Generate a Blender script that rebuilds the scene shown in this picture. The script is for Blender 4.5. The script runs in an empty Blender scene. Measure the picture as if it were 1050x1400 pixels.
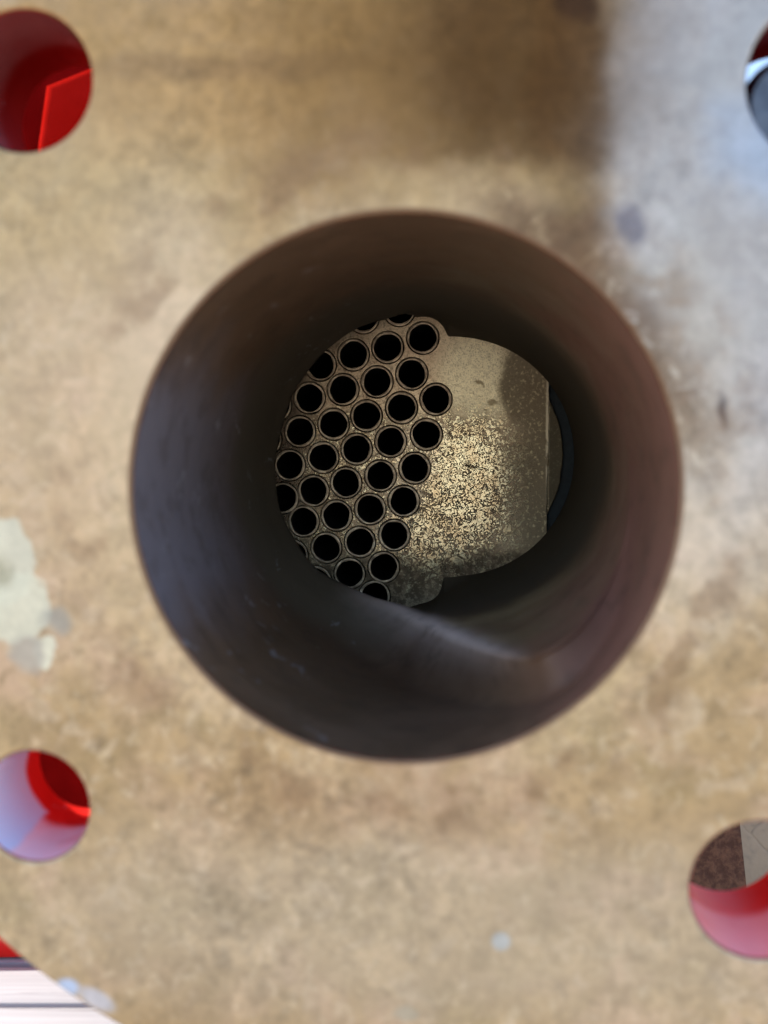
import bpy, bmesh, math, random
from mathutils import Vector, Matrix, noise as mnoise

C = bpy.context.scene.collection
SC = bpy.context.scene
random.seed(7)

# ------------------------------------------------------------------ camera
F = 1400.0            # focal length in photograph pixels (1050 x 1400)
D0 = 0.30             # metres from lens to the bore mouth
ZC = 0.52             # camera height above the yard
cam_d = bpy.data.cameras.new("camera")
cam = bpy.data.objects.new("camera", cam_d)
C.objects.link(cam)
cam.location = (0, -D0, ZC)
cam.rotation_euler = (math.radians(90), 0, 0)
cam_d.sensor_fit = 'VERTICAL'
cam_d.sensor_height = 36.0
cam_d.sensor_width = 27.0
cam_d.lens = 36.0
cam_d.clip_start = 0.01
cam_d.clip_end = 500
cam_d.dof.use_dof = True
cam_d.dof.focus_distance = 0.572
cam_d.dof.aperture_fstop = 36.0 / 5.0
SC.camera = cam

# ------------------------------------------------------------------ light
DECK = ZC - 0.2045     # top of the pallet
SUN_DIR = Vector((-0.75, 0.35, 0.56)).normalized()     # towards the sun: left of and just behind the flange
el = math.asin(SUN_DIR.z)
rot = math.atan2(SUN_DIR.x, SUN_DIR.y)
w = bpy.data.worlds.new("World")
SC.world = w
w.use_nodes = True
nt = w.node_tree
bg = nt.nodes["Background"]
sky = nt.nodes.new("ShaderNodeTexSky")
sky.sky_type = 'NISHITA'
sky.sun_disc = False
sky.sun_elevation = el
sky.sun_rotation = rot
sky.air_density = 1.0
sky.dust_density = 1.5
nt.links.new(sky.outputs[0], bg.inputs[0])
bg.inputs[1].default_value = 0.12
sl = bpy.data.lights.new("sun", 'SUN')
sl.energy = 3.2
sl.angle = math.radians(0.5)
sl.color = (1.0, 0.94, 0.84)
sun = bpy.data.objects.new("sun", sl)
C.objects.link(sun)
sun.rotation_euler = SUN_DIR.to_track_quat('Z', 'Y').to_euler()
sun.location = (-3, 0.5, 4)

SC.view_settings.view_transform = 'Standard'
SC.view_settings.look = 'None'
SC.view_settings.gamma = 1
SC.view_settings.exposure = 1.90
SC.render.engine = 'CYCLES'
try:
    SC.cycles.use_denoising = True
    SC.cycles.max_bounces = 10
    SC.cycles.diffuse_bounces = 5
    SC.cycles.glossy_bounces = 6
except Exception:
    pass

# ------------------------------------------------------------------ frames
def lin(r, g, b):
    def f(c):
        c /= 255.0
        return c / 12.92 if c <= 0.04045 else ((c + 0.055) / 1.055) ** 2.4
    return (f(r), f(g), f(b), 1)

CAM = Vector((0, -D0, ZC))
def world_at(u, v, d):
    return CAM + Vector(((u - 525) * d / F, d, (700 - v) * d / F))

AX = Vector((0.072, 1.0, 0.070)).normalized()           # nozzle axis, going into the exchanger
EX = Vector((1, 0, 0)); EX = (EX - AX * EX.dot(AX)).normalized()
EZ = EX.cross(AX).normalized()
ORG = world_at(548, 672, D0)                              # centre of the bore mouth
M = Matrix(((EX.x, AX.x, EZ.x, ORG.x), (EX.y, AX.y, EZ.y, ORG.y), (EX.z, AX.z, EZ.z, ORG.z), (0, 0, 0, 1)))
Mi = M.inverted()
def L(u, v, wd=0.0):
    """point of the exchanger's own frame, at depth wd behind the flange face, seen at photograph position u, v"""
    o = Mi @ CAM
    d = (Mi.to_3x3() @ Vector(((u - 525) / F, 1, (700 - v) / F)))
    t = (wd - o.y) / d.y
    p = o + d * t
    return Vector((p.x, p.z))
PX0 = D0 / F

# ------------------------------------------------------------------ node helper
class Mat:
    def __init__(s, name):
        s.m = bpy.data.materials.new(name)
        s.m.use_nodes = True
        s.t = s.m.node_tree
        s.b = s.t.nodes["Principled BSDF"]
        tc = s.t.nodes.new("ShaderNodeTexCoord")
        s.co = tc.outputs["Object"]
    def n(s, kind, **kw):
        nd = s.t.nodes.new(kind)
        for k, v in kw.items():
            setattr(nd, k, v)
        return nd
    def put(s, sock, v):
        if isinstance(v, bpy.types.NodeSocket):
            s.t.links.new(v, sock)
        elif isinstance(v, (int, float)) and sock.type in ('RGBA', 'VECTOR'):
            sock.default_value = (v, v, v, 1) if sock.type == 'RGBA' else (v, v, v)
        else:
            sock.default_value = v
    def math(s, op, a, b=0.0, c=0.0, clamp=False):
        nd = s.n("ShaderNodeMath", operation=op); nd.use_clamp = clamp
        s.put(nd.inputs[0], a); s.put(nd.inputs[1], b)
        if len(nd.inputs) > 2: s.put(nd.inputs[2], c)
        return nd.outputs[0]
    def vmath(s, op, a, b):
        nd = s.n("ShaderNodeVectorMath", operation=op)
        s.put(nd.inputs[0], a); s.put(nd.inputs[1], b)
        return nd.outputs["Value"] if op in ('LENGTH', 'DISTANCE', 'DOT_PRODUCT') else nd.outputs["Vector"]
    def noise(s, scale, detail=4, rough=0.55, dist=0.0, co=None, col=False, lac=2.0):
        nd = s.n("ShaderNodeTexNoise")
        s.put(nd.inputs["Vector"], co or s.co)
        nd.inputs["Scale"].default_value = scale
        nd.inputs["Detail"].default_value = detail
        nd.inputs["Roughness"].default_value = rough
        nd.inputs["Distortion"].default_value = dist
        return nd.outputs["Color" if col else "Fac"]
    def step(s, x, a, b, lo=0.0, hi=1.0, smooth=True):
        nd = s.n("ShaderNodeMapRange", interpolation_type='SMOOTHSTEP' if smooth else 'LINEAR')
        s.put(nd.inputs[0], x); s.put(nd.inputs[1], a); s.put(nd.inputs[2], b); s.put(nd.inputs[3], lo); s.put(nd.inputs[4], hi)
        return nd.outputs[0]
    def mix(s, f, a, b, mode='MIX'):
        nd = s.n("ShaderNodeMix", data_type='RGBA', blend_type=mode)
        s.put(nd.inputs[0], f); s.put(nd.inputs[6], a); s.put(nd.inputs[7], b)
        return nd.outputs[2]
    def fmix(s, f, a, b):
        nd = s.n("ShaderNodeMix", data_type='FLOAT')
        s.put(nd.inputs[0], f); s.put(nd.inputs[2], a); s.put(nd.inputs[3], b)
        return nd.outputs[0]
    def warp(s, scale, amt, detail=3):
        c = s.noise(scale, detail, col=True)
        c = s.vmath('SUBTRACT', c, (0.5, 0.5, 0.5))
        nd = s.n("ShaderNodeVectorMath", operation='MULTIPLY_ADD')
        s.put(nd.inputs[0], c); s.put(nd.inputs[1], (amt, amt, amt)); s.put(nd.inputs[2], s.co)
        return nd.outputs["Vector"]
    def spot(s, co, cx, cz, rx, rz, soft=0.3, ang=0.0):
        """1 inside an ellipse of the x-z plane, 0 outside"""
        nd = s.n("ShaderNodeMapping", vector_type='TEXTURE')
        s.put(nd.inputs[0], co)
        nd.inputs[1].default_value = (cx, 0, cz)
        nd.inputs[2].default_value = (0, ang, 0)
        nd.inputs[3].default_value = (rx, 1, rz)
        flat = s.vmath('MULTIPLY', nd.outputs[0], (1, 0, 1))
        ln = s.vmath('LENGTH', flat, (0, 0, 0))
        return s.step(ln, 1 + soft, 1 - soft)
    def sep(s, v):
        nd = s.n("ShaderNodeSeparateXYZ"); s.put(nd.inputs[0], v)
        return nd.outputs
    def bump(s, h, strength, dist):
        nd = s.n("ShaderNodeBump")
        nd.inputs["Strength"].default_value = strength
        nd.inputs["Distance"].default_value = dist
        s.put(nd.inputs["Height"], h)
        s.put(s.b.inputs["Normal"], nd.outputs[0])
    def set(s, **kw):
        for k, v in kw.items():
            s.put(s.b.inputs[k.replace("_", " ")], v)
        return s.m

# ------------------------------------------------------------------ materials
def mat_brass_face():
    m = Mat("weathered bronze face")
    big = m.noise(9, 3, 0.5)
    mid = m.noise(38, 5, 0.6, 0.6)
    fine = m.noise(150, 4, 0.6, 0.3)
    hue = m.noise(22, 4, 0.6, 0.4, co=m.vmath('ADD', m.co, (3.1, 0, 1.7)))
    tan = (0.475, 0.335, 0.18, 1); olive = (0.355, 0.262, 0.135, 1); pink = (0.535, 0.375, 0.25, 1); brown = (0.30, 0.175, 0.07, 1)
    c = m.mix(m.step(hue, 0.35, 0.68), olive, pink)
    c = m.mix(m.step(mid, 0.42, 0.60), c, tan)
    c = m.mix(m.math('MULTIPLY', m.step(big, 0.50, 0.72), 0.35), c, brown)
    c = m.mix(m.math('MULTIPLY', m.step(fine, 0.50, 0.66), 0.6), c, (0.27, 0.19, 0.10, 1))
    c = m.mix(m.math('MULTIPLY', m.step(m.noise(70, 5, 0.65, 1.0, co=m.vmath('ADD', m.co, (9, 4, 2))), 0.56, 0.72), 0.5), c, (0.58, 0.47, 0.32, 1))
    blot = m.noise(85, 5, 0.62, 0.9, co=m.vmath('ADD', m.co, (5, 1, 8)))
    c = m.mix(m.math('MULTIPLY', m.step(blot, 0.52, 0.66), 0.28), c, (0.30, 0.205, 0.105, 1))
    c = m.mix(m.math('MULTIPLY', m.step(blot, 0.46, 0.34), 0.45), c, (0.60, 0.47, 0.33, 1))
    blot2 = m.noise(190, 4, 0.6, 0.5, co=m.vmath('ADD', m.co, (1, 6, 3)))
    c = m.mix(m.math('MULTIPLY', m.step(blot2, 0.54, 0.66), 0.2), c, (0.235, 0.165, 0.09, 1))
    c = m.mix(m.math('MULTIPLY', m.step(blot2, 0.44, 0.34), 0.4), c, (0.64, 0.51, 0.35, 1))
    speck = m.math('MULTIPLY', m.step(m.noise(95, 6, 0.7, 0.6, co=m.vmath('ADD', m.co, (2, 7, 5))), 0.58, 0.66), m.step(m.noise(18, 3), 0.42, 0.6))
    c = m.mix(m.math('MULTIPLY', speck, 0.55), c, (0.20, 0.145, 0.09, 1))
    wa = m.warp(60, 0.012)
    wb = m.warp(25, 0.03)
    def S(u, v, rx, ry, soft, col, k, ang=0.0, co=None):
        nonlocal c
        p = L(u, v)
        f = m.spot(co or wa, p.x, p.y, rx * PX0, ry * PX0, soft, ang)
        if k < 1: f = m.math('MULTIPLY', f, k)
        c = m.mix(f, c, col)
    # golden patina; shade above the bore painted brown, sky sheen at right painted grey
    S(300, 60, 330, 130, 0.6, (0.40, 0.235, 0.085, 1), 0.8, co=wb)
    S(300, 220, 260, 110, 0.7, (0.42, 0.255, 0.105, 1), 0.55, co=wb)
    S(120, 520, 190, 300, 0.6, (0.62, 0.46, 0.32, 1), 0.5, co=wb)
    S(340, 90, 240, 17, 0.5, (0.20, 0.12, 0.06, 1), 0.45)  # reflection across the top painted as a brown band
    S(770, 330, 80, 60, 0.5, (0.15, 0.075, 0.03, 1), 0.7)
    S(600, 1270, 620, 150, 0.5, (0.46, 0.385, 0.29, 1), 0.5, co=wb)
    S(1020, 230, 200, 480, 0.22, (0.40, 0.385, 0.39, 1), 0.85, co=wb)
    S(930, 510, 70, 160, 0.6, (0.50, 0.44, 0.36, 1), 0.5)
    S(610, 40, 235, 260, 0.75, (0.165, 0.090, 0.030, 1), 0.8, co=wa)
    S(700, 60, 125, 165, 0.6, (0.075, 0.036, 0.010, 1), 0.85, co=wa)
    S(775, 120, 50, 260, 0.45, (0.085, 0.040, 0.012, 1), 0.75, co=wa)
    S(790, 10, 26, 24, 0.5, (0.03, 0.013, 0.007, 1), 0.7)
    S(100, 280, 190, 110, 0.7, (0.42, 0.30, 0.14, 1), 0.55, co=wb)
    S(520, 1095, 270, 62, 0.6, (0.33, 0.215, 0.12, 1), 0.45, co=wb)
    S(960, 730, 110, 130, 0.6, (0.60, 0.52, 0.43, 1), 0.5, co=wb)
    S(640, 262, 150, 34, 0.7, (0.58, 0.41, 0.20, 1), 0.42, co=wa)
    S(230, 480, 70, 170, 0.7, (0.66, 0.51, 0.35, 1), 0.5, co=wb)
    # single stains and chips
    S(858, 308, 24, 21, 0.35, (0.17, 0.16, 0.19, 1), 0.8)
    S(984, 560, 7, 22, 0.5, (0.06, 0.055, 0.075, 1), 0.9)
    S(1045, 210, 46, 60, 0.8, (0.36, 0.43, 0.54, 1), 0.7, co=wb)
    pale = m.warp(150, 0.011, 6)
    S(5, 770, 45, 62, 0.07, (0.62, 0.60, 0.48, 1), 0.85, co=pale)
    S(22, 830, 50, 52, 0.07, (0.64, 0.63, 0.50, 1), 0.85, co=pale)
    S(60, 890, 17, 22, 0.1, (0.64, 0.63, 0.50, 1), 0.85, co=pale)
    S(0, 778, 17, 22, 0.5, (0.40, 0.37, 0.26, 1), 0.8)
    S(75, 853, 18, 20, 0.5, (0.34, 0.32, 0.28, 1), 0.8)
    S(34, 897, 21, 25, 0.4, (0.40, 0.365, 0.31, 1), 0.85)
    S(685, 1287, 13, 13, 0.3, (0.42, 0.47, 0.50, 1), 0.7, co=m.co)
    S(552, 1378, 15, 13, 0.3, (0.36, 0.34, 0.27, 1), 0.6)
    # knocked bare metal on the rim, with blue sky reflection painted in
    S(92, 1350, 17, 13, 0.4, (0.45, 0.55, 0.75, 1), 0.9, co=m.co)
    S(132, 1366, 28, 13, 0.4, (0.52, 0.52, 0.58, 1), 0.8, ang=0.5, co=m.co)
    # ring round the mouth: lighter where gaskets wore it, dirt beside it
    rad = m.vmath('LENGTH', m.vmath('MULTIPLY', wa, (1, 0, 1)), (0, 0, 0))
    ring = m.math('MULTIPLY', m.step(rad, 0.100, 0.084), m.step(m.noise(30, 4), 0.35, 0.65))
    c = m.mix(m.math('MULTIPLY', ring, 0.5), c, (0.56, 0.43, 0.27, 1))
    scl = m.math('MULTIPLY', m.math('MULTIPLY', m.step(rad, 0.099, 0.082), m.step(m.noise(110, 6, 0.7, 0.8), 0.34, 0.50)), m.step(m.math('ADD', m.math('MULTIPLY', m.sep(m.co)[0], 0.75), m.math('MULTIPLY', m.sep(m.co)[2], 0.66)), 0.060, 0.080))
    c = m.mix(m.math('MULTIPLY', scl, 0.8), c, (0.13, 0.072, 0.038, 1))
    ring2 = m.math('MULTIPLY', m.math('MULTIPLY', m.step(rad, 0.088, 0.092), m.step(rad, 0.110, 0.096)), m.step(m.noise(45, 4), 0.48, 0.62))
    c = m.mix(m.math('MULTIPLY', ring2, 0.5), c, (0.22, 0.13, 0.07, 1))
    mot = m.math('ADD', m.math('MULTIPLY', m.step(m.noise(120, 5, 0.65, 0.8, co=m.vmath('ADD', m.co, (4, 4, 1))), 0.32, 0.68, -0.5, 0.5), 0.34), m.math('MULTIPLY', m.step(m.noise(270, 4, 0.65, 0.4), 0.32, 0.68, -0.5, 0.5), 0.30))
    mot = m.math('ADD', mot, m.math('MULTIPLY', m.step(m.noise(48, 4, 0.6, 0.6, co=m.vmath('ADD', m.co, (7, 2, 2))), 0.34, 0.66, -0.5, 0.5), 0.20))
    vs = m.n("ShaderNodeVectorMath", operation='SCALE')
    m.put(vs.inputs[0], c); m.put(vs.inputs["Scale"], m.math('ADD', 1.0, m.math('MULTIPLY', mot, m.step(m.noise(14, 3), 0.35, 0.65, 0.30, 0.80))))
    c = vs.outputs["Vector"]
    lip = m.step(m.vmath('LENGTH', m.vmath('MULTIPLY', m.co, (1, 0, 1)), (0, 0, 0)), 0.0822, 0.0812)
    c = m.mix(m.math('MULTIPLY', lip, 0.9), c, (0.17, 0.095, 0.055, 1))
    rough = m.step(mid, 0.3, 0.7, 0.40, 0.58)
    pp = L(600, 50)
    top_shade = m.spot(wa, pp.x, pp.y, 260 * PX0, 250 * PX0, 0.6)  # mask over the painted shade above the bore, duller finish there
    pg = L(1020, 230)
    grey = m.spot(wb, pg.x, pg.y, 200 * PX0, 480 * PX0, 0.22)
    rough = m.fmix(top_shade, rough, 0.62)
    h = m.math('ADD', m.math('MULTIPLY', mid, 0.7), m.math('MULTIPLY', fine, 0.3))
    m.bump(h, 0.25, 0.0012)
    return m.set(Base_Color=c, Metallic=m.fmix(grey, m.fmix(top_shade, 0.35, 0.1), 0.6), Roughness=rough, Specular_IOR_Level=m.fmix(top_shade, 0.3, 0.08))

def mat_red(name="red enamel paint", front_tint=None, cols=((0.50, 0.012, 0.010, 1), (0.62, 0.022, 0.016, 1))):
    m = Mat(name)
    n = m.noise(40, 4)
    c = m.mix(m.step(n, 0.35, 0.7), *cols)
    rough = 0.28
    if front_tint:
        y = m.sep(m.warp(70, 0.005))[1]
        f = m.math('MULTIPLY', m.step(y, 0.031, 0.024), m.step(m.noise(70, 4), 0.25, 0.6, 0.65, 1.0))
        c = m.mix(m.math('MULTIPLY', f, front_tint[1]), c, front_tint[0])  # front band: worn paint and sky reflection painted together
        if len(front_tint) > 2 and front_tint[2]:          # sky reflection painted as a sharp-edged lavender patch
            p = L(*front_tint[2])
            xs = m.sep(m.warp(60, 0.006))
            g = m.math('MULTIPLY', m.step(m.math('ADD', xs[0], m.math('MULTIPLY', xs[2], -0.45)), p.x - 0.45 * p.y + 0.0012, p.x - 0.45 * p.y - 0.0012), m.step(y, 0.036, 0.033))
            c = m.mix(g, c, (0.62, 0.74, 1.0, 1))
        scr = m.step(m.noise(120, 5, 0.7, 2.0), 0.64, 0.70)
        c = m.mix(m.math('MULTIPLY', scr, 0.6), c, (0.65, 0.55, 0.62, 1))
        rough = 0.45 if name[:6] == "skylit" else 0.3
    m.bump(m.noise(220, 4), 0.2, 0.0006)
    return m.set(Base_Color=c, Roughness=0.7 if cols[0][0] < 0.3 and not front_tint else rough, Specular_IOR_Level=0.0 if cols[0][0] < 0.3 and not front_tint else (0.12 if name[:6] == "skylit" else 0.08 if name[:7] == "red lug" else 0.0 if name[:8] == "dull red" else 0.3), Coat_Weight=(front_tint[3] if len(front_tint) > 3 else 0.2) if front_tint else 0.0, Coat_Roughness=0.12)

def mat_bore():
    m = Mat("dark oxidised bore wall")
    n = m.noise(30, 5, 0.6, 0.5); f = m.noise(260, 4, 0.65)
    c = m.mix(m.step(n, 0.35, 0.7), (0.092, 0.053, 0.032, 1), (0.132, 0.080, 0.050, 1))
    wa = m.warp(30, 0.03)
    xyz = m.sep(wa)
    # blue-grey oxide on the left with sky sheen painted in, rust-red film on the right
    left = m.math('MULTIPLY', m.math('MULTIPLY', m.step(xyz[0], -0.035, -0.075), m.step(xyz[1], 0.22, 0.05)), m.math('MULTIPLY', m.step(xyz[2], -0.062, -0.025), m.step(xyz[2], 0.055, 0.02)))
    c = m.mix(m.math('MULTIPLY', left, 0.85), c, (0.165, 0.153, 0.185, 1))
    right = m.math('MULTIPLY', m.step(xyz[0], 0.03, 0.07), m.step(xyz[1], 0.15, 0.09))
    c = m.mix(m.math('MULTIPLY', right, 0.8), c, (0.195, 0.093, 0.072, 1))
    deep = m.step(xyz[1], 0.11, 0.16)
    c = m.mix(m.math('MULTIPLY', deep, 0.85), c, (0.12, 0.102, 0.074, 1))
    sheen = m.n("ShaderNodeAttribute", attribute_name="lip_sheen").outputs["Fac"]
    c = m.mix(m.math('MULTIPLY', sheen, m.step(m.noise(90, 4), 0.2, 0.6, 0.6, 1.0)), c, (0.90, 0.74, 0.68, 1))  # sky highlight on the lower lip painted as a pale band
    chip = m.noise(130, 3, 0.6, 0.5, co=m.vmath('MULTIPLY', m.co, (1, 0.5, 1)))
    sp = m.math('MULTIPLY', m.step(chip, 0.62, 0.70), m.step(m.noise(28, 3), 0.42, 0.6))
    sp = m.math('MULTIPLY', sp, m.step(xyz[0], 0.0, -0.05))
    c = m.mix(m.math('MULTIPLY', sp, 0.4), c, (0.36, 0.35, 0.38, 1))
    scale = m.math('MULTIPLY', m.step(m.noise(80, 5, 0.65), 0.52, 0.62), m.math('SUBTRACT', 1.0, deep))
    c = m.mix(m.math('MULTIPLY', scale, 0.3), c, (0.050, 0.034, 0.024, 1))
    m.bump(m.math('ADD', m.math('MULTIPLY', m.noise(80, 5, 0.65), 0.8), m.math('MULTIPLY', f, 0.35)), 0.45, 0.0012)
    return m.set(Base_Color=c, Metallic=0.0, Roughness=m.fmix(deep, m.step(n, 0.3, 0.7, 0.42, 0.56), 0.75), Specular_IOR_Level=m.math('ADD', m.fmix(deep, 0.18, 0.08), m.math('MULTIPLY', sheen, 0.3)))

WS = 0.262     # depth of the tube sheet behind the flange face
PXS = 0.0      # filled below: metres per photo pixel on the sheet
PXS = (L(701, 620, WS) - L(601, 620, WS)).length / 100.0

def mat_sheet():
    m = Mat("corroded brass tube sheet")
    def mask(u, v, rx, ry, soft, co, ang=0.0):
        p = L(u, v, WS)
        return m.spot(co, p.x, p.y, rx * PXS, ry * PXS, soft, ang)
    w1 = m.warp(60, 0.010); w2 = m.warp(140, 0.012, 4)
    grain = m.noise(1100, 3, 0.7)
    cl = m.noise(70, 4, 0.6)
    c = m.mix(m.step(cl, 0.35, 0.65), (0.56, 0.425, 0.28, 1), (0.70, 0.56, 0.38, 1))
    pale = mask(655, 520, 55, 62, 0.4, w1)
    c = m.mix(m.math('MULTIPLY', pale, 0.8), c, (0.84, 0.77, 0.52, 1))
    c = m.mix(m.math('MULTIPLY', m.step(grain, 0.5, 0.66), 0.6), c, (0.20, 0.155, 0.11, 1))
    # worm-like corrosion: bright brass left between brown channels
    wv = m.noise(290, 1.2, 0.5, 1.6)
    wf = m.noise(450, 1.3, 0.5, 1.2)
    zx = m.sep(m.co)
    pf = L(600, 690, WS)
    fine_to_coarse = m.step(zx[2], pf.y + 0.02, pf.y - 0.015)
    wn = m.fmix(fine_to_coarse, wf, wv)
    zone = m.math('MAXIMUM', mask(634, 665, 78, 118, 0.65, w2), mask(590, 735, 85, 66, 0.5, w2))
    zone = m.math('MAXIMUM', zone, m.math('MULTIPLY', mask(480, 660, 150, 130, 0.5, w1), 0.55))
    top_edge = L(600, 568, WS)
    zone = m.math('MULTIPLY', zone, m.math('SUBTRACT', 1.0, m.math('MULTIPLY', m.step(m.sep(m.warp(95, 0.016, 4))[2], top_edge.y - 0.005, top_edge.y + 0.007), 0.7)))
    # the fewer channels, the further from the middle of the corroded field
    wv_ = m.math('ABSOLUTE', m.math('SUBTRACT', wn, 0.5))
    brown = m.step(zx[2], pf.y + 0.008, pf.y - 0.050, 0.0, 0.055)
    thr_ = m.math('ADD', m.math('MULTIPLY', m.math('SUBTRACT', 1.0, zone), 0.13), m.math('MULTIPLY', brown, m.step(m.noise(120, 3), 0.38, 0.6)))
    worms = m.step(m.math('SUBTRACT', wv_, thr_), 0.0, 0.048)
    c = m.mix(m.math('MULTIPLY', zone, 0.85), c, (0.25, 0.170, 0.108, 1))
    wc = m.mix(m.step(m.noise(170, 4, 0.65), 0.34, 0.66), (0.76, 0.60, 0.36, 1), (1.0, 0.90, 0.60, 1))
    worms = m.math('MULTIPLY', worms, m.step(zone, 0.02, 0.25))
    c = m.mix(m.math('MULTIPLY', worms, 0.9), c, wc)
    for (u, v, r) in ((583, 594, 31), (567, 640, 31), (552, 685, 29), (534, 604, 27), (539, 731, 28)):
        halo = m.math('MULTIPLY', mask(u, v, r, r, 0.12, m.warp(170, 0.004, 3)), m.step(m.noise(240, 3), 0.40, 0.58))
        c = m.mix(m.math('MULTIPLY', halo, 0.65), c, (0.74, 0.60, 0.42, 1))
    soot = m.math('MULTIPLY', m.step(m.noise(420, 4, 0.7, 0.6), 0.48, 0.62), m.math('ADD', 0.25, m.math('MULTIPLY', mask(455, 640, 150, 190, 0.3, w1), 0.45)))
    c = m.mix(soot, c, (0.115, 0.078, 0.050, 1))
    # dull film on the right and the sharp-edged dark patch
    dull = m.math('MAXIMUM', mask(728, 528, 46, 62, 0.18, w1), mask(778, 650, 80, 190, 0.40, w2))
    dcol = m.mix(m.step(m.noise(520, 3, 0.7), 0.54, 0.66), (0.255, 0.205, 0.135, 1), (0.66, 0.56, 0.35, 1))
    c = m.mix(m.math('MULTIPLY', dull, 0.85), c, dcol)
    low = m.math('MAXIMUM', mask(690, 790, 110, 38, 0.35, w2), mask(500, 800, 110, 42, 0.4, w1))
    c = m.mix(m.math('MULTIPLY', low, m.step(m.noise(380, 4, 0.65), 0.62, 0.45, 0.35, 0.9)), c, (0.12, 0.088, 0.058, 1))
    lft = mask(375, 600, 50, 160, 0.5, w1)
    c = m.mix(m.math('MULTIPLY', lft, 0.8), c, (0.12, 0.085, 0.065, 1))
    p1 = L(751, 640, WS)
    c = m.mix(m.math('MULTIPLY', m.step(m.sep(m.co)[0], p1.x, p1.x + 0.0004), 0.8), c, (0.085, 0.072, 0.048, 1))
    edge = m.math('MULTIPLY', mask(749, 575, 2.6, 85, 0.5, m.co), m.step(m.noise(160, 3), 0.36, 0.5))
    c = m.mix(edge, c, (0.85, 0.75, 0.55, 1))  # worn step edge, its highlight painted as a bright line
    # pits
    for (u, v, r) in ((655, 524, 6), (672, 549, 8), (643, 638, 7), (664, 561, 3)):
        c = m.mix(m.math('MULTIPLY', mask(u, v, r, r * 0.6, 0.5, w2), 0.8), c, (0.17, 0.13, 0.07, 1))
    h = m.math('ADD', m.math('MULTIPLY', m.math('MULTIPLY', worms, zone), 1.0), m.math('MULTIPLY', grain, 0.35))
    m.bump(h, 0.55, 0.0005)
    rough = m.fmix(m.math('MAXIMUM', dull, low), m.fmix(zone, 0.34, m.fmix(worms, 0.40, 0.20)), 0.55)
    return m.set(Base_Color=c, Metallic=0.85, Roughness=rough)

def mat_tube():
    m = Mat("tarnished tube end")
    oi = m.n("ShaderNodeObjectInfo")
    n = m.noise(260, 4, co=m.vmath('ADD', m.co, oi.outputs["Location"]))
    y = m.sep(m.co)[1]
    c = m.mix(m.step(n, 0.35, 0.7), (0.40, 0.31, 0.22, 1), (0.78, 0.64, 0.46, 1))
    c = m.mix(m.step(y, 0.001, 0.004), c, (0.012, 0.010, 0.009, 1))     # near-black past the mouth
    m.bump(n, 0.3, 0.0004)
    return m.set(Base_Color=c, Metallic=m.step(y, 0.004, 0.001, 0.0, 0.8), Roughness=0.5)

def mat_plain(name, col, col2, scale, rough=0.7, metallic=0.0, bump=0.2, bd=0.001):
    m = Mat(name)
    n = m.noise(scale, 5, 0.6, 0.3)
    c = m.mix(m.step(n, 0.35, 0.68), col, col2)
    m.bump(n, bump, bd)
    return m.set(Base_Color=c, Roughness=rough, Metallic=metallic)

def mat_wood(name, a, b, dark, along='X'):
    m = Mat(name)
    sc = {'X': (2.0, 60, 60), 'Z': (60, 60, 2.0)}[along]
    co = m.vmath('MULTIPLY', m.co, sc)
    g = m.noise(1.6, 5, 0.65, 0.8, co=co)
    g2 = m.noise(5.0, 4, 0.6, 0.4, co=co)
    c = m.mix(m.step(g, 0.35, 0.68), a, b)
    c = m.mix(m.math('MULTIPLY', m.step(g2, 0.60, 0.72), 0.6), c, dark)
    m.bump(m.math('ADD', g, m.math('MULTIPLY', g2, 0.4)), 0.4, 0.0012)
    return m.set(Base_Color=c, Roughness=0.75)

def mat_concrete(name="yard concrete", cols=((0.36, 0.305, 0.24, 1), (0.47, 0.405, 0.33, 1)), vs=7):
    m = Mat(name)
    n = m.noise(3, 6, 0.65); f = m.noise(60, 4, 0.7)
    c = m.mix(m.step(n, 0.3, 0.7), *cols)
    c = m.mix(m.math('MULTIPLY', m.step(f, 0.5, 0.72), 0.5), c, (0.16, 0.135, 0.11, 1))
    v = m.n("ShaderNodeTexVoronoi", feature='DISTANCE_TO_EDGE')
    m.put(v.inputs["Vector"], m.warp(9, 0.12)); v.inputs["Scale"].default_value = vs
    crack = m.step(v.outputs["Distance"], 0.035, 0.006)
    c = m.mix(m.math('MULTIPLY', crack, m.math('MULTIPLY', m.step(m.noise(4, 2), 0.45, 0.6), 0.8)), c, (0.05, 0.042, 0.035, 1))
    m.bump(m.math('SUBTRACT', f, crack), 0.4, 0.003)
    return m.set(Base_Color=c, Roughness=0.85)

BRASS = mat_brass_face(); RED = mat_red(); DULLRED = mat_red("dull red shell paint", None, ((0.11, 0.002, 0.002, 1), (0.15, 0.003, 0.003, 1))); HOLES = [mat_red("worn red paint", ((0.22, 0.075, 0.08, 1), 0.85), ((0.16, 0.006, 0.005, 1), (0.22, 0.010, 0.008, 1))), mat_red("peeling red paint", ((0.92, 0.68, 0.78, 1), 0.95, (38, 1100), 0.6), ((0.62, 0.016, 0.012, 1), (0.70, 0.025, 0.02, 1))),  # one paint, per hole: upper left painted shade-dark, lower left sky-pale
         mat_red("chalky red paint", ((0.93, 0.42, 0.43, 1), 0.9, None, 0.0), ((0.74, 0.022, 0.016, 1), (0.82, 0.035, 0.025, 1))), mat_red("dull red paint", ((0.16, 0.03, 0.04, 1), 0.85, None, 0.0), ((0.12, 0.006, 0.008, 1), (0.16, 0.01, 0.012, 1)))]; BORE = mat_bore()  # lower right hole painted sky-pale, upper right shade-dark
SHEET = mat_sheet(); TUBE = mat_tube()
GASKET = mat_plain("blue gasket", (0.006, 0.016, 0.024, 1), (0.012, 0.026, 0.036, 1), 200, 0.6)
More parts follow.
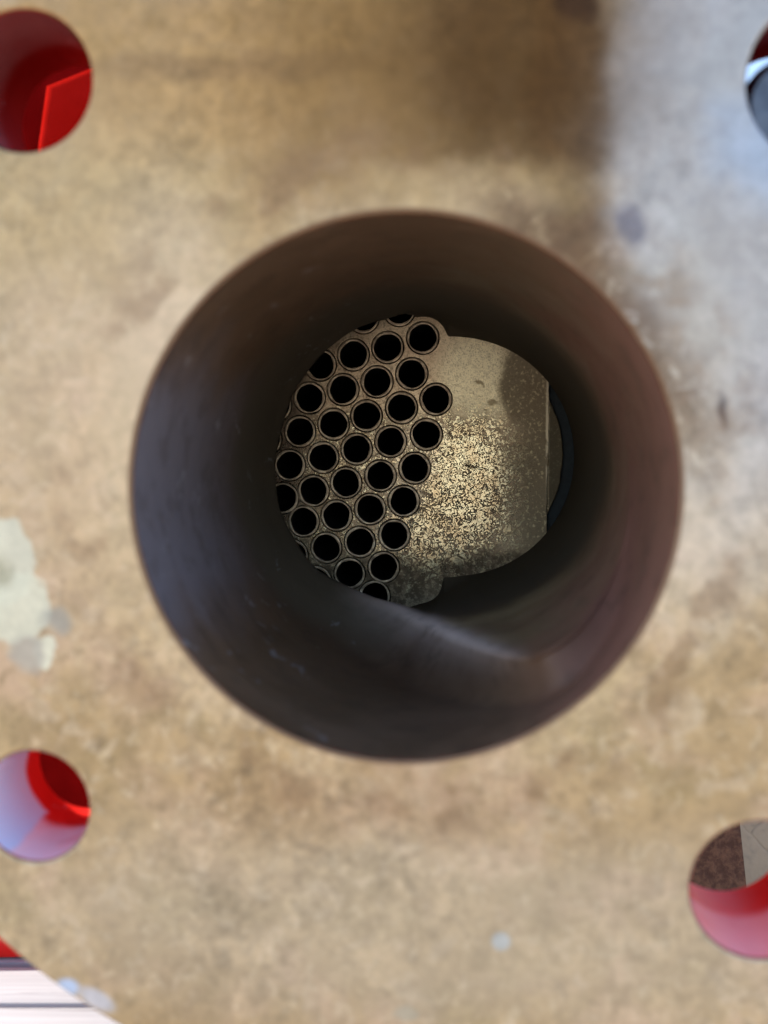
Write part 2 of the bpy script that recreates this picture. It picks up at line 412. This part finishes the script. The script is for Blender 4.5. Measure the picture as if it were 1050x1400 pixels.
STEEL = mat_plain("grey steel", (0.075, 0.08, 0.10, 1), (0.12, 0.125, 0.15, 1), 120, 0.34, 1.0)
WOOD = mat_wood("bleached pallet wood", (0.30, 0.30, 0.32, 1), (0.38, 0.38, 0.40, 1), (0.13, 0.11, 0.11, 1))
BROWN = mat_plain("brown rough timber", (0.070, 0.026, 0.014, 1), (0.155, 0.068, 0.038, 1), 260, 0.9, 0.0, 0.6, 0.002)
CONC = mat_concrete()

# ------------------------------------------------------------------ build helpers
def link(name, me, mats, parent=None):
    o = bpy.data.objects.new(name, me)
    C.objects.link(o)
    for mm in (mats if isinstance(mats, (list, tuple)) else [mats]):
        if mm.name not in [x.name for x in me.materials if x]:
            me.materials.append(mm)
    if parent is not None:
        o.parent = parent
    return o

def smooth(me, ang=35):
    for p in me.polygons: p.use_smooth = True
    me.set_sharp_from_angle(angle=math.radians(ang))

def circle(cx, cz, r, n=128, ph=0.0):
    return [(cx + r * math.cos(2 * math.pi * k / n + ph), cz + r * math.sin(2 * math.pi * k / n + ph)) for k in range(n)]

def slab(loops, w0, thick, bevel):
    """plate in the x-z plane with holes (first loop is the outline), front face at depth w0, edges rounded"""
    cu = bpy.data.curves.new("slab", 'CURVE')
    cu.dimensions = '2D'; cu.fill_mode = 'BOTH'
    for lp in loops:
        sp = cu.splines.new('POLY'); sp.points.add(len(lp) - 1); sp.use_cyclic_u = True
        for q, (x, z) in zip(sp.points, lp): q.co = (x, z, 0, 1)
    cu.extrude = thick / 2 - bevel; cu.bevel_depth = bevel; cu.bevel_resolution = 2; cu.offset = -bevel
    ob = bpy.data.objects.new("slab", cu); C.objects.link(ob)
    dg = bpy.context.evaluated_depsgraph_get(); dg.update()
    me = bpy.data.meshes.new_from_object(ob.evaluated_get(dg))
    bpy.data.objects.remove(ob); bpy.data.curves.remove(cu)
    for v in me.vertices:
        x, y, z = v.co
        v.co = (x, w0 + thick / 2 - z, y)
    me.materials.clear()
    smooth(me)
    return me

def loft(rings, closed_ends=(False, False)):
    """rings: lists of 3-D points with the same count"""
    n = len(rings[0]); vs = [p for r in rings for p in r]; fs = []
    for j in range(len(rings) - 1):
        for k in range(n):
            a = j * n + k; b = j * n + (k + 1) % n
            fs.append((a, b, b + n, a + n))
    if closed_ends[0]: fs.append(tuple(range(n))[::-1])
    if closed_ends[1]: fs.append(tuple(range((len(rings) - 1) * n, len(rings) * n)))
    me = bpy.data.meshes.new("loft"); me.from_pydata([tuple(p) for p in vs], [], fs); me.update()
    return me

def lathe(profile, cx=0, cz=0, n=64, closed=(False, False)):
    rings = [[(cx + r * math.cos(2 * math.pi * k / n), wv, cz + r * math.sin(2 * math.pi * k / n)) for k in range(n)] for (r, wv) in profile]
    me = loft(rings, closed); smooth(me); return me

def box_mesh(sx, sy, sz, bev=0.003, wob=0.0):
    bm = bmesh.new()
    bmesh.ops.create_cube(bm, size=1)
    for v in bm.verts:
        v.co = Vector((v.co.x * sx, v.co.y * sy, v.co.z * sz))
    bmesh.ops.bevel(bm, geom=list(bm.edges), offset=bev, segments=2, affect='EDGES', profile=0.6)
    if wob:
        for v in bm.verts:
            v.co += Vector((0, random.uniform(-wob, wob), random.uniform(-wob, wob)))
    me = bpy.data.meshes.new("box"); bm.to_mesh(me); bm.free(); smooth(me, 40)
    return me

def tag(o, label=None, cat=None, group=None, kind=None):
    if label: o["label"] = label
    if cat: o["category"] = cat
    if group: o["group"] = group
    if kind: o["kind"] = kind
    return o

# ------------------------------------------------------------------ setting
bm = bmesh.new(); bmesh.ops.create_grid(bm, x_segments=8, y_segments=8, size=150)
me = bpy.data.meshes.new("ground"); bm.to_mesh(me); bm.free()
tag(link("ground", me, CONC), kind="structure")

# ------------------------------------------------------------------ heat exchanger
HX = bpy.data.objects.new("heat_exchanger", None); C.objects.link(HX)
HX.matrix_world = M
HX.empty_display_size = 0.1
tag(HX, "red painted tube heat exchanger with bare bronze flange and dark bore", "heat exchanger")

RB = 0.0803
FT = 0.047
holes = [(32, 110, 96), (46, 1103, 82), (1042, 1218, 98), (1136, 108, 107)]
hl = []
for (u, v, r) in holes:
    p = L(u, v); hl.append((p.x, p.y, r * PX0))
oc = Vector((0.0054, 0.0053))
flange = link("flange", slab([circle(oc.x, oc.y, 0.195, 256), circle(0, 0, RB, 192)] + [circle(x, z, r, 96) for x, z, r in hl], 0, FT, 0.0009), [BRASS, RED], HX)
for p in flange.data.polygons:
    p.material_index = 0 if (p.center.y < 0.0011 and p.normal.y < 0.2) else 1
for (x, z, r), HOLE in zip(hl, HOLES):
    link("bolt_hole", lathe([(r - 0.0003, 0.0012), (r - 0.0003, 0.016), (r - 0.0003, 0.032), (r - 0.0003, FT - 0.001)], x, z, 96), HOLE, flange)

# --- bore and chamber wall, one cast surface
NT = 900
def polar(pts, cu, cv, n=NT):
    """radius of a closed outline, sampled at n even angles (photo pixels, angle counted with v upward)"""
    a = sorted((math.atan2(cv - v, u - cu) % (2 * math.pi), math.hypot(u - cu, v - cv)) for u, v in pts)
    out = []
    for k in range(n):
        t = 2 * math.pi * k / n
        for i in range(len(a)):
            t0, r0 = a[i - 1]; t1, r1 = a[i]
            if i == 0:
                t0 -= 2 * math.pi
                tt = t if t <= t1 else t - 2 * math.pi
            else: tt = t
            if t0 <= tt <= t1:
                f = (tt - t0) / max(1e-9, t1 - t0); out.append(r0 + (r1 - r0) * f); break
    return out
def blur(r, k):
    n = len(r)
    return [sum(r[(i + j) % n] for j in range(-k, k + 1)) / (2 * k + 1) for i in range(n)]
throat_px = [(378, 643), (381, 613), (392, 569), (405, 531), (422, 507), (447, 479), (471, 460), (494, 449), (533, 438), (575, 424), (630, 416),
             (700, 425), (770, 470), (830, 545), (855, 640), (850, 730), (820, 810), (775, 865), (720, 892), (650, 873), (600, 849), (547, 823),
             (525, 816), (501, 807), (475, 796), (459, 788), (440, 779), (421, 759), (400, 727), (385, 697), (380, 668)]
TCU, TCV = 591, 645
thr = blur(polar(throat_px, TCU, TCV), 8)
back_px = []
for k in range(-86, 88, 3):
    t = math.radians(k); back_px.append((622 + 163 * math.cos(t), 624 - 163 * math.sin(t)))
back_px = [(u, v) for u, v in back_px if u > 613]
back_px += [(613, 461)] + [(580 + 31 * math.cos(math.radians(q)), 464 - 31 * math.sin(math.radians(q))) for q in range(12, 112, 8)] + [(560, 431), (530, 420), (480, 380), (400, 340), (300, 400), (260, 520), (250, 650),
            (270, 780), (340, 870), (440, 870), (520, 845), (560, 830), (572, 826), (584, 823), (593, 819), (599, 813), (603, 805), (605, 796), (606, 788)]
bk = blur(polar(back_px, 600, 630), 1)
bks = [max(x, y) + 3 for x, y in zip(blur(bk, 40), bk)]
rings_t = []
Np = 12
front, thro, back, backs = [], [], [], []
# the lower lip of the casting stands in towards the middle of the bore
fac = blur([0.74 if 228 <= g <= 302 else (0.92 if 208 <= g < 228 or 302 < g < 330 else 0.975) for g in (k * 360 / NT for k in range(NT))], 70)
for k in range(NT):
    t = 2 * math.pi * k / NT
    front.append(Vector((RB * 0.998 * math.cos(t), 0.0008, RB * 0.998 * math.sin(t))))
    u, v = TCU + thr[k] * math.cos(t), TCV - thr[k] * math.sin(t)
    lo, hi = 0.02, 0.235                     # depth at which this outline point lies on the bore's own cylinder
    for _ in range(40):
        mid = (lo + hi) / 2
        if L(u, v, mid).length < RB * fac[k]: lo = mid
        else: hi = mid
    thro.append((u, v, lo))
wts = blur([q[2] for q in thro], 20)
T3 = []
for k in range(NT):
    u, v, _ = thro[k]; p = L(u, v, wts[k]); T3.append(Vector((p.x, wts[k], p.y)))
    t = 2 * math.pi * k / NT
    ub, vb = 600 + bk[k] * math.cos(t), 630 - bk[k] * math.sin(t)
    p = L(ub, vb, WS); back.append(Vector((p.x, WS + 0.0006, p.y)))
    p = L(600 + bks[k] * math.cos(t), 630 - bks[k] * math.sin(t), WS - 0.008); backs.append(Vector((p.x, WS - 0.008, p.y)))
prof = [[] for _ in range(100)]
NR = 0
cols = []
for k in range(NT):
    a, b, c, e = front[k], T3[k], backs[k], back[k]
    pts = []
    def wallpt(f):
        q = max(0.0, (f - 0.66) / 0.34); q = q * q * (3 - 2 * q) if q < 1 else 1
        ra = math.hypot(a.x, a.z); rb_ = math.hypot(b.x, b.z); r = ra + (rb_ - ra) * q
        h = a.lerp(b, f); hr = math.hypot(h.x, h.z)
        return Vector((h.x * r / hr, h.y, h.z * r / hr))
    for j in range(20):
        f = j / 19 * 0.90
        pts.append(wallpt(f))
    # rounded lip: quadratic curve through the throat point
    p0 = wallpt(0.90); p2 = b.lerp(c, 0.5) if (c - b).length < 0.08 else b + (c - b).normalized() * 0.035
    ctrl = b * 2 - (p0 + p2) * 0.5
    ctrl = b.lerp(ctrl, 0.6)
    for j in range(1, 9):
        f = j / 8
        pts.append(p0 * (1 - f) ** 2 + ctrl * 2 * f * (1 - f) + p2 * f * f)
    for j in range(1, 6):
        pts.append(p2.lerp(c, j / 5))
    pts.append(c.lerp(e, 0.7)); pts.append(e)
    cols.append(pts)
rings = [[cols[k][j] for k in range(NT)] for j in range(len(cols[0]))]
wall = loft(rings); smooth(wall, 60)
at = wall.attributes.new("lip_sheen", 'FLOAT', 'POINT')
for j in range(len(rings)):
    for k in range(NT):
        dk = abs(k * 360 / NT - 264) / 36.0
        at.data[j * NT + k].value = max(0.0, 1 - dk * dk) ** 1.5 * math.exp(-((j - 21.8) / 2.9) ** 2)  # strength of the painted highlight along the lower lip
link("nozzle_bore", wall, BORE, HX)

# --- tube sheet
tubes_px = [(578, 462), (530, 475), (483, 485), (438, 499), (546, 424), (497, 434),
            (563, 511), (515.5, 522), (469, 532.6), (423, 544),
            (596, 546), (549, 557.4), (501, 568.5), (456, 580), (410, 590),
            (583, 594), (534, 603.7), (487.5, 614), (441.7, 625.5), (396, 636),
            (567, 640), (520, 650.5), (473, 660), (428.5, 671), (387, 681),
            (552, 685), (506, 696), (460, 705), (415, 713),
            (539, 731.5), (492, 741), (446, 749), (400, 759),
            (524.5, 775.5), (478, 784), (432, 795), (512, 815), (464, 828),
            (392, 510), (377, 555), (364, 601), (350, 646), (343, 692), (370, 723), (355, 768), (451, 444), (407, 456)]
def poly_sheet():
    edge = []
    for v in range(470, 800, 8):
        edge.append((749.5 + 1.6 * math.sin((v - 470) * 0.019) + random.uniform(-0.5, 0.5), v))
    edge = [(740, 440)] + edge + [(735, 830)]
    rest = []
    cu, cv, r = 530, 630, 320
    a0 = math.atan2(cv - 830, 735 - cu); a1 = math.atan2(cv - 440, 740 - cu) - 2 * math.pi
    for k in range(1, 60):
        t = a0 + (a1 - a0) * k / 60
        rest.append((cu + r * math.cos(t), cv - r * math.sin(t)))
    rest = [(735, 930)] + [q for q in rest if q[0] < 735] + [(740, 320)]
    return [tuple(L(u, v, WS)) for u, v in edge + rest]
R_SH = 22.4 * PXS
sheet = link("tube_sheet", slab([poly_sheet()] + [circle(*L(u, v, WS), R_SH, 48) for u, v in tubes_px], WS, 0.012, 0.0004), SHEET, HX)
led = [tuple(L(u, v, WS)) for u, v in [(690, 440), (715, 480)]] 
arc = []
for k in range(48, -52, -4):
    t = math.radians(k); arc.append((598 + 172 * math.cos(t) + random.uniform(-0.8, 0.8), 622 - 172 * math.sin(t) + random.uniform(-.8, .8)))
led = [tuple(L(u, v, WS)) for u, v in [(690, 460)] + arc + [(690, 790)]]
link("sheet_ledge", slab([led], WS + 0.0022, 0.004, 0.0004), SHEET, HX)
gk = [(715, 430), (800, 430), (830, 620), (800, 820), (715, 820)]
link("gasket", slab([[tuple(L(u, v, WS)) for u, v in gk]], WS + 0.0072, 0.003, 0.0003), GASKET, HX)

# --- tubes
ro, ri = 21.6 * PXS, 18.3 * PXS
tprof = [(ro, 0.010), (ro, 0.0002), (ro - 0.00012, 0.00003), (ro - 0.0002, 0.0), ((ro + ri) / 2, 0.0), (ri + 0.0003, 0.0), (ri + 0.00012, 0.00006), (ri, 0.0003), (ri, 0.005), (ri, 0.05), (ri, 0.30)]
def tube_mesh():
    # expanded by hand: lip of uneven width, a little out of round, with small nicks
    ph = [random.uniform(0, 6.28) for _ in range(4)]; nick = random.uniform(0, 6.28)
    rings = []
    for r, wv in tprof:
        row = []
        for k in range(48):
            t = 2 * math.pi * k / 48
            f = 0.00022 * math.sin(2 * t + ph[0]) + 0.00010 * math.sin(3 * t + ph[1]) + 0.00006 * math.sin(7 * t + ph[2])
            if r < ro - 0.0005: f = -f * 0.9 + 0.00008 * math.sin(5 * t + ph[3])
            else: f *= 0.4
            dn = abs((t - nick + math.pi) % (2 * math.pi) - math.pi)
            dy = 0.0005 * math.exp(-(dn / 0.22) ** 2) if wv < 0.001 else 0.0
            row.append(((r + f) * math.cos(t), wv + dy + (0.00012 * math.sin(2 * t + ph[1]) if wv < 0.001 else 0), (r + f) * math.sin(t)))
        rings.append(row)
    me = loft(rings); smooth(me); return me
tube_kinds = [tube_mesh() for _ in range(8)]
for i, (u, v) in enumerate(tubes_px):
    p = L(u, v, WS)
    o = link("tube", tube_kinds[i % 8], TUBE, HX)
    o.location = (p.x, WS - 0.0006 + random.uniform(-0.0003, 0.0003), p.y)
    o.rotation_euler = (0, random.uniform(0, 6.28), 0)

# --- red neck and shell behind the flange
link("neck", lathe([(0.094, FT - 0.001), (0.092, FT + 0.012), (0.092, 0.15)], 0, 0, 96), DULLRED, HX)
sx, sz, sr = -0.106, 0.003, 0.195
prof = [(0.093, 0.128)]
shell_prof = [(0, 0), (0, 0), (0, 0), (0.125, 0.130), (0.155, 0.131), (0.180, 0.134), (0.188, 0.138), (0.193, 0.146), (sr, 0.157), (sr, 0.40), (sr, 1.5), (0.15, 1.59), (0.02, 1.6)]
# the shell opens where the neck runs into it, so build it as rings and leave the front cap open round the neck
def ring_pts(r, wv, n=128):
    out = []
    for k in range(n):
        t = 2 * math.pi * k / n
        out.append(Vector((sx + r * math.cos(t) * ((0.125 - sx) / r if math.cos(t) > 0 and r > 0.1 else 1.0), wv, sz + r * math.sin(t))))
    return out
def neck_pts(r, wv, n=128):
    return [Vector((r * math.cos(2 * math.pi * k / n), wv, r * math.sin(2 * math.pi * k / n))) for k in range(n)]
sp = shell_prof[3:]
rs = [neck_pts(0.0915, 0.134)] + [[a.lerp(b, f) for a, b in zip(neck_pts(0.0915, 0.1295), ring_pts(0.115, 0.1295))] for f in (0.3, 0.65)]
rs += [ring_pts(r, wv) for r, wv in sp]
me = loft(rs, (False, True)); smooth(me, 50)
link("shell", me, DULLRED, HX)

# --- lug added behind the upper left hole, its lit bevel making a red highlight
ADDED_LUG_RED = mat_red("dull red lug paint", None, ((0.25, 0.005, 0.003, 1), (0.29, 0.007, 0.005, 1)))
pc = world_at(212, 231, 0.415)
hexr = []
for (r, dy) in ((0.004, 0.0), (0.052, 0.0), (0.0555, 0.0014), (0.0575, 0.0045), (0.058, 0.008), (0.058, 0.035)):
    hexr.append([(r * math.cos(math.radians(142 + 60 * k)), dy, r * math.sin(math.radians(142 + 60 * k))) for k in range(6)])
me = loft(hexr, (True, True)); smooth(me, 50)
lg = link("added_lug", me, ADDED_LUG_RED, HX)
lg.matrix_world = Matrix.Translation(pc)

# --- foot that carries the shell on the pallet
ft = link("foot", box_mesh(0.24, 0.05, 0.022, 0.003), mat_red("bright red foot paint", None, ((0.78, 0.022, 0.018, 1), (0.86, 0.03, 0.025, 1))), HX)
ft.matrix_world = Matrix.Translation((-0.262, 0.189, DECK + 0.0115)) @ Matrix.Rotation(math.radians(2), 4, 'Z')

# ------------------------------------------------------------------ bolt left in the upper right hole
bt = bpy.data.objects.new("bolt", None); C.objects.link(bt)
tag(bt, "shiny grey steel bolt end standing in the upper right bolt hole of the bronze flange", "bolt")
pb = L(1086, 142, 0.004)
bt.matrix_world = M @ Matrix.Translation((pb.x, 0.03, pb.y))
link("shank", lathe([(0.001, -0.026), (0.0118, -0.026), (0.0142, -0.0225), (0.0142, 0.05), (0.001, 0.051)], 0, 0, 32), STEEL, bt)
link("head", lathe([(0.002, 0.045), (0.026, 0.045), (0.026, 0.061), (0.024, 0.063), (0.002, 0.063)], 0, 0, 6), STEEL, bt)

# ------------------------------------------------------------------ pallet
pal = bpy.data.objects.new("wooden_pallet", None); C.objects.link(pal)
pal.location = (-0.44, 0.3, 0)
tag(pal, "sun bleached wooden pallet below the red shell at the lower left", "pallet")
y = 0.075
for i in range(9):
    dpt = [0.049, 0.0355, 0.085, 0.09, 0.09, 0.09, 0.09, 0.09, 0.09][i]
    b = link("deck_board", box_mesh(0.95, dpt - (0.0016 if i < 2 else 0.012), 0.018, 0.0015), WOOD, pal)
    b.location = (0.0 + random.uniform(-.01, .01), y + dpt / 2 - 0.3, DECK - 0.009 + [0, 0.001, 0, 0.001, 0, 0, 0, 0, 0][i])
    y += dpt
for x in (-0.42, 0.0, 0.42):
    b = link("stringer", box_mesh(0.05, 0.72, 0.29, 0.003), WOOD, pal)
    b.location = (x, 0.36 + 0.06 - 0.3, DECK - 0.0185 - 0.145)

# ------------------------------------------------------------------ timber post seen through the lower right hole
post = link("timber_post", box_mesh(0.11, 0.09, 0.40, 0.004, 0.0006), BROWN)
post.location = (0.227 - 0.055, 0.355, 0.20)
post.rotation_euler = (0, math.radians(-6), 0)
tag(post, "rough dark brown timber post seen through the lower right bolt hole", "post")

# ------------------------------------------------------------------ added block behind the post, unlit face standing in for shaded ground
blk = link("shaded_ground_block", box_mesh(0.34, 0.20, 0.40, 0.006, 0.0015), mat_concrete("shaded cracked ground block", ((0.36, 0.25, 0.165, 1), (0.52, 0.37, 0.25, 1)), 22))
blk.location = (0.40, 0.62, 0.20)
blk.rotation_euler = (0, 0, math.radians(6))
tag(blk, "added concrete block standing in for shaded cracked ground behind the brown timber post, seen through the lower right bolt hole", "block")
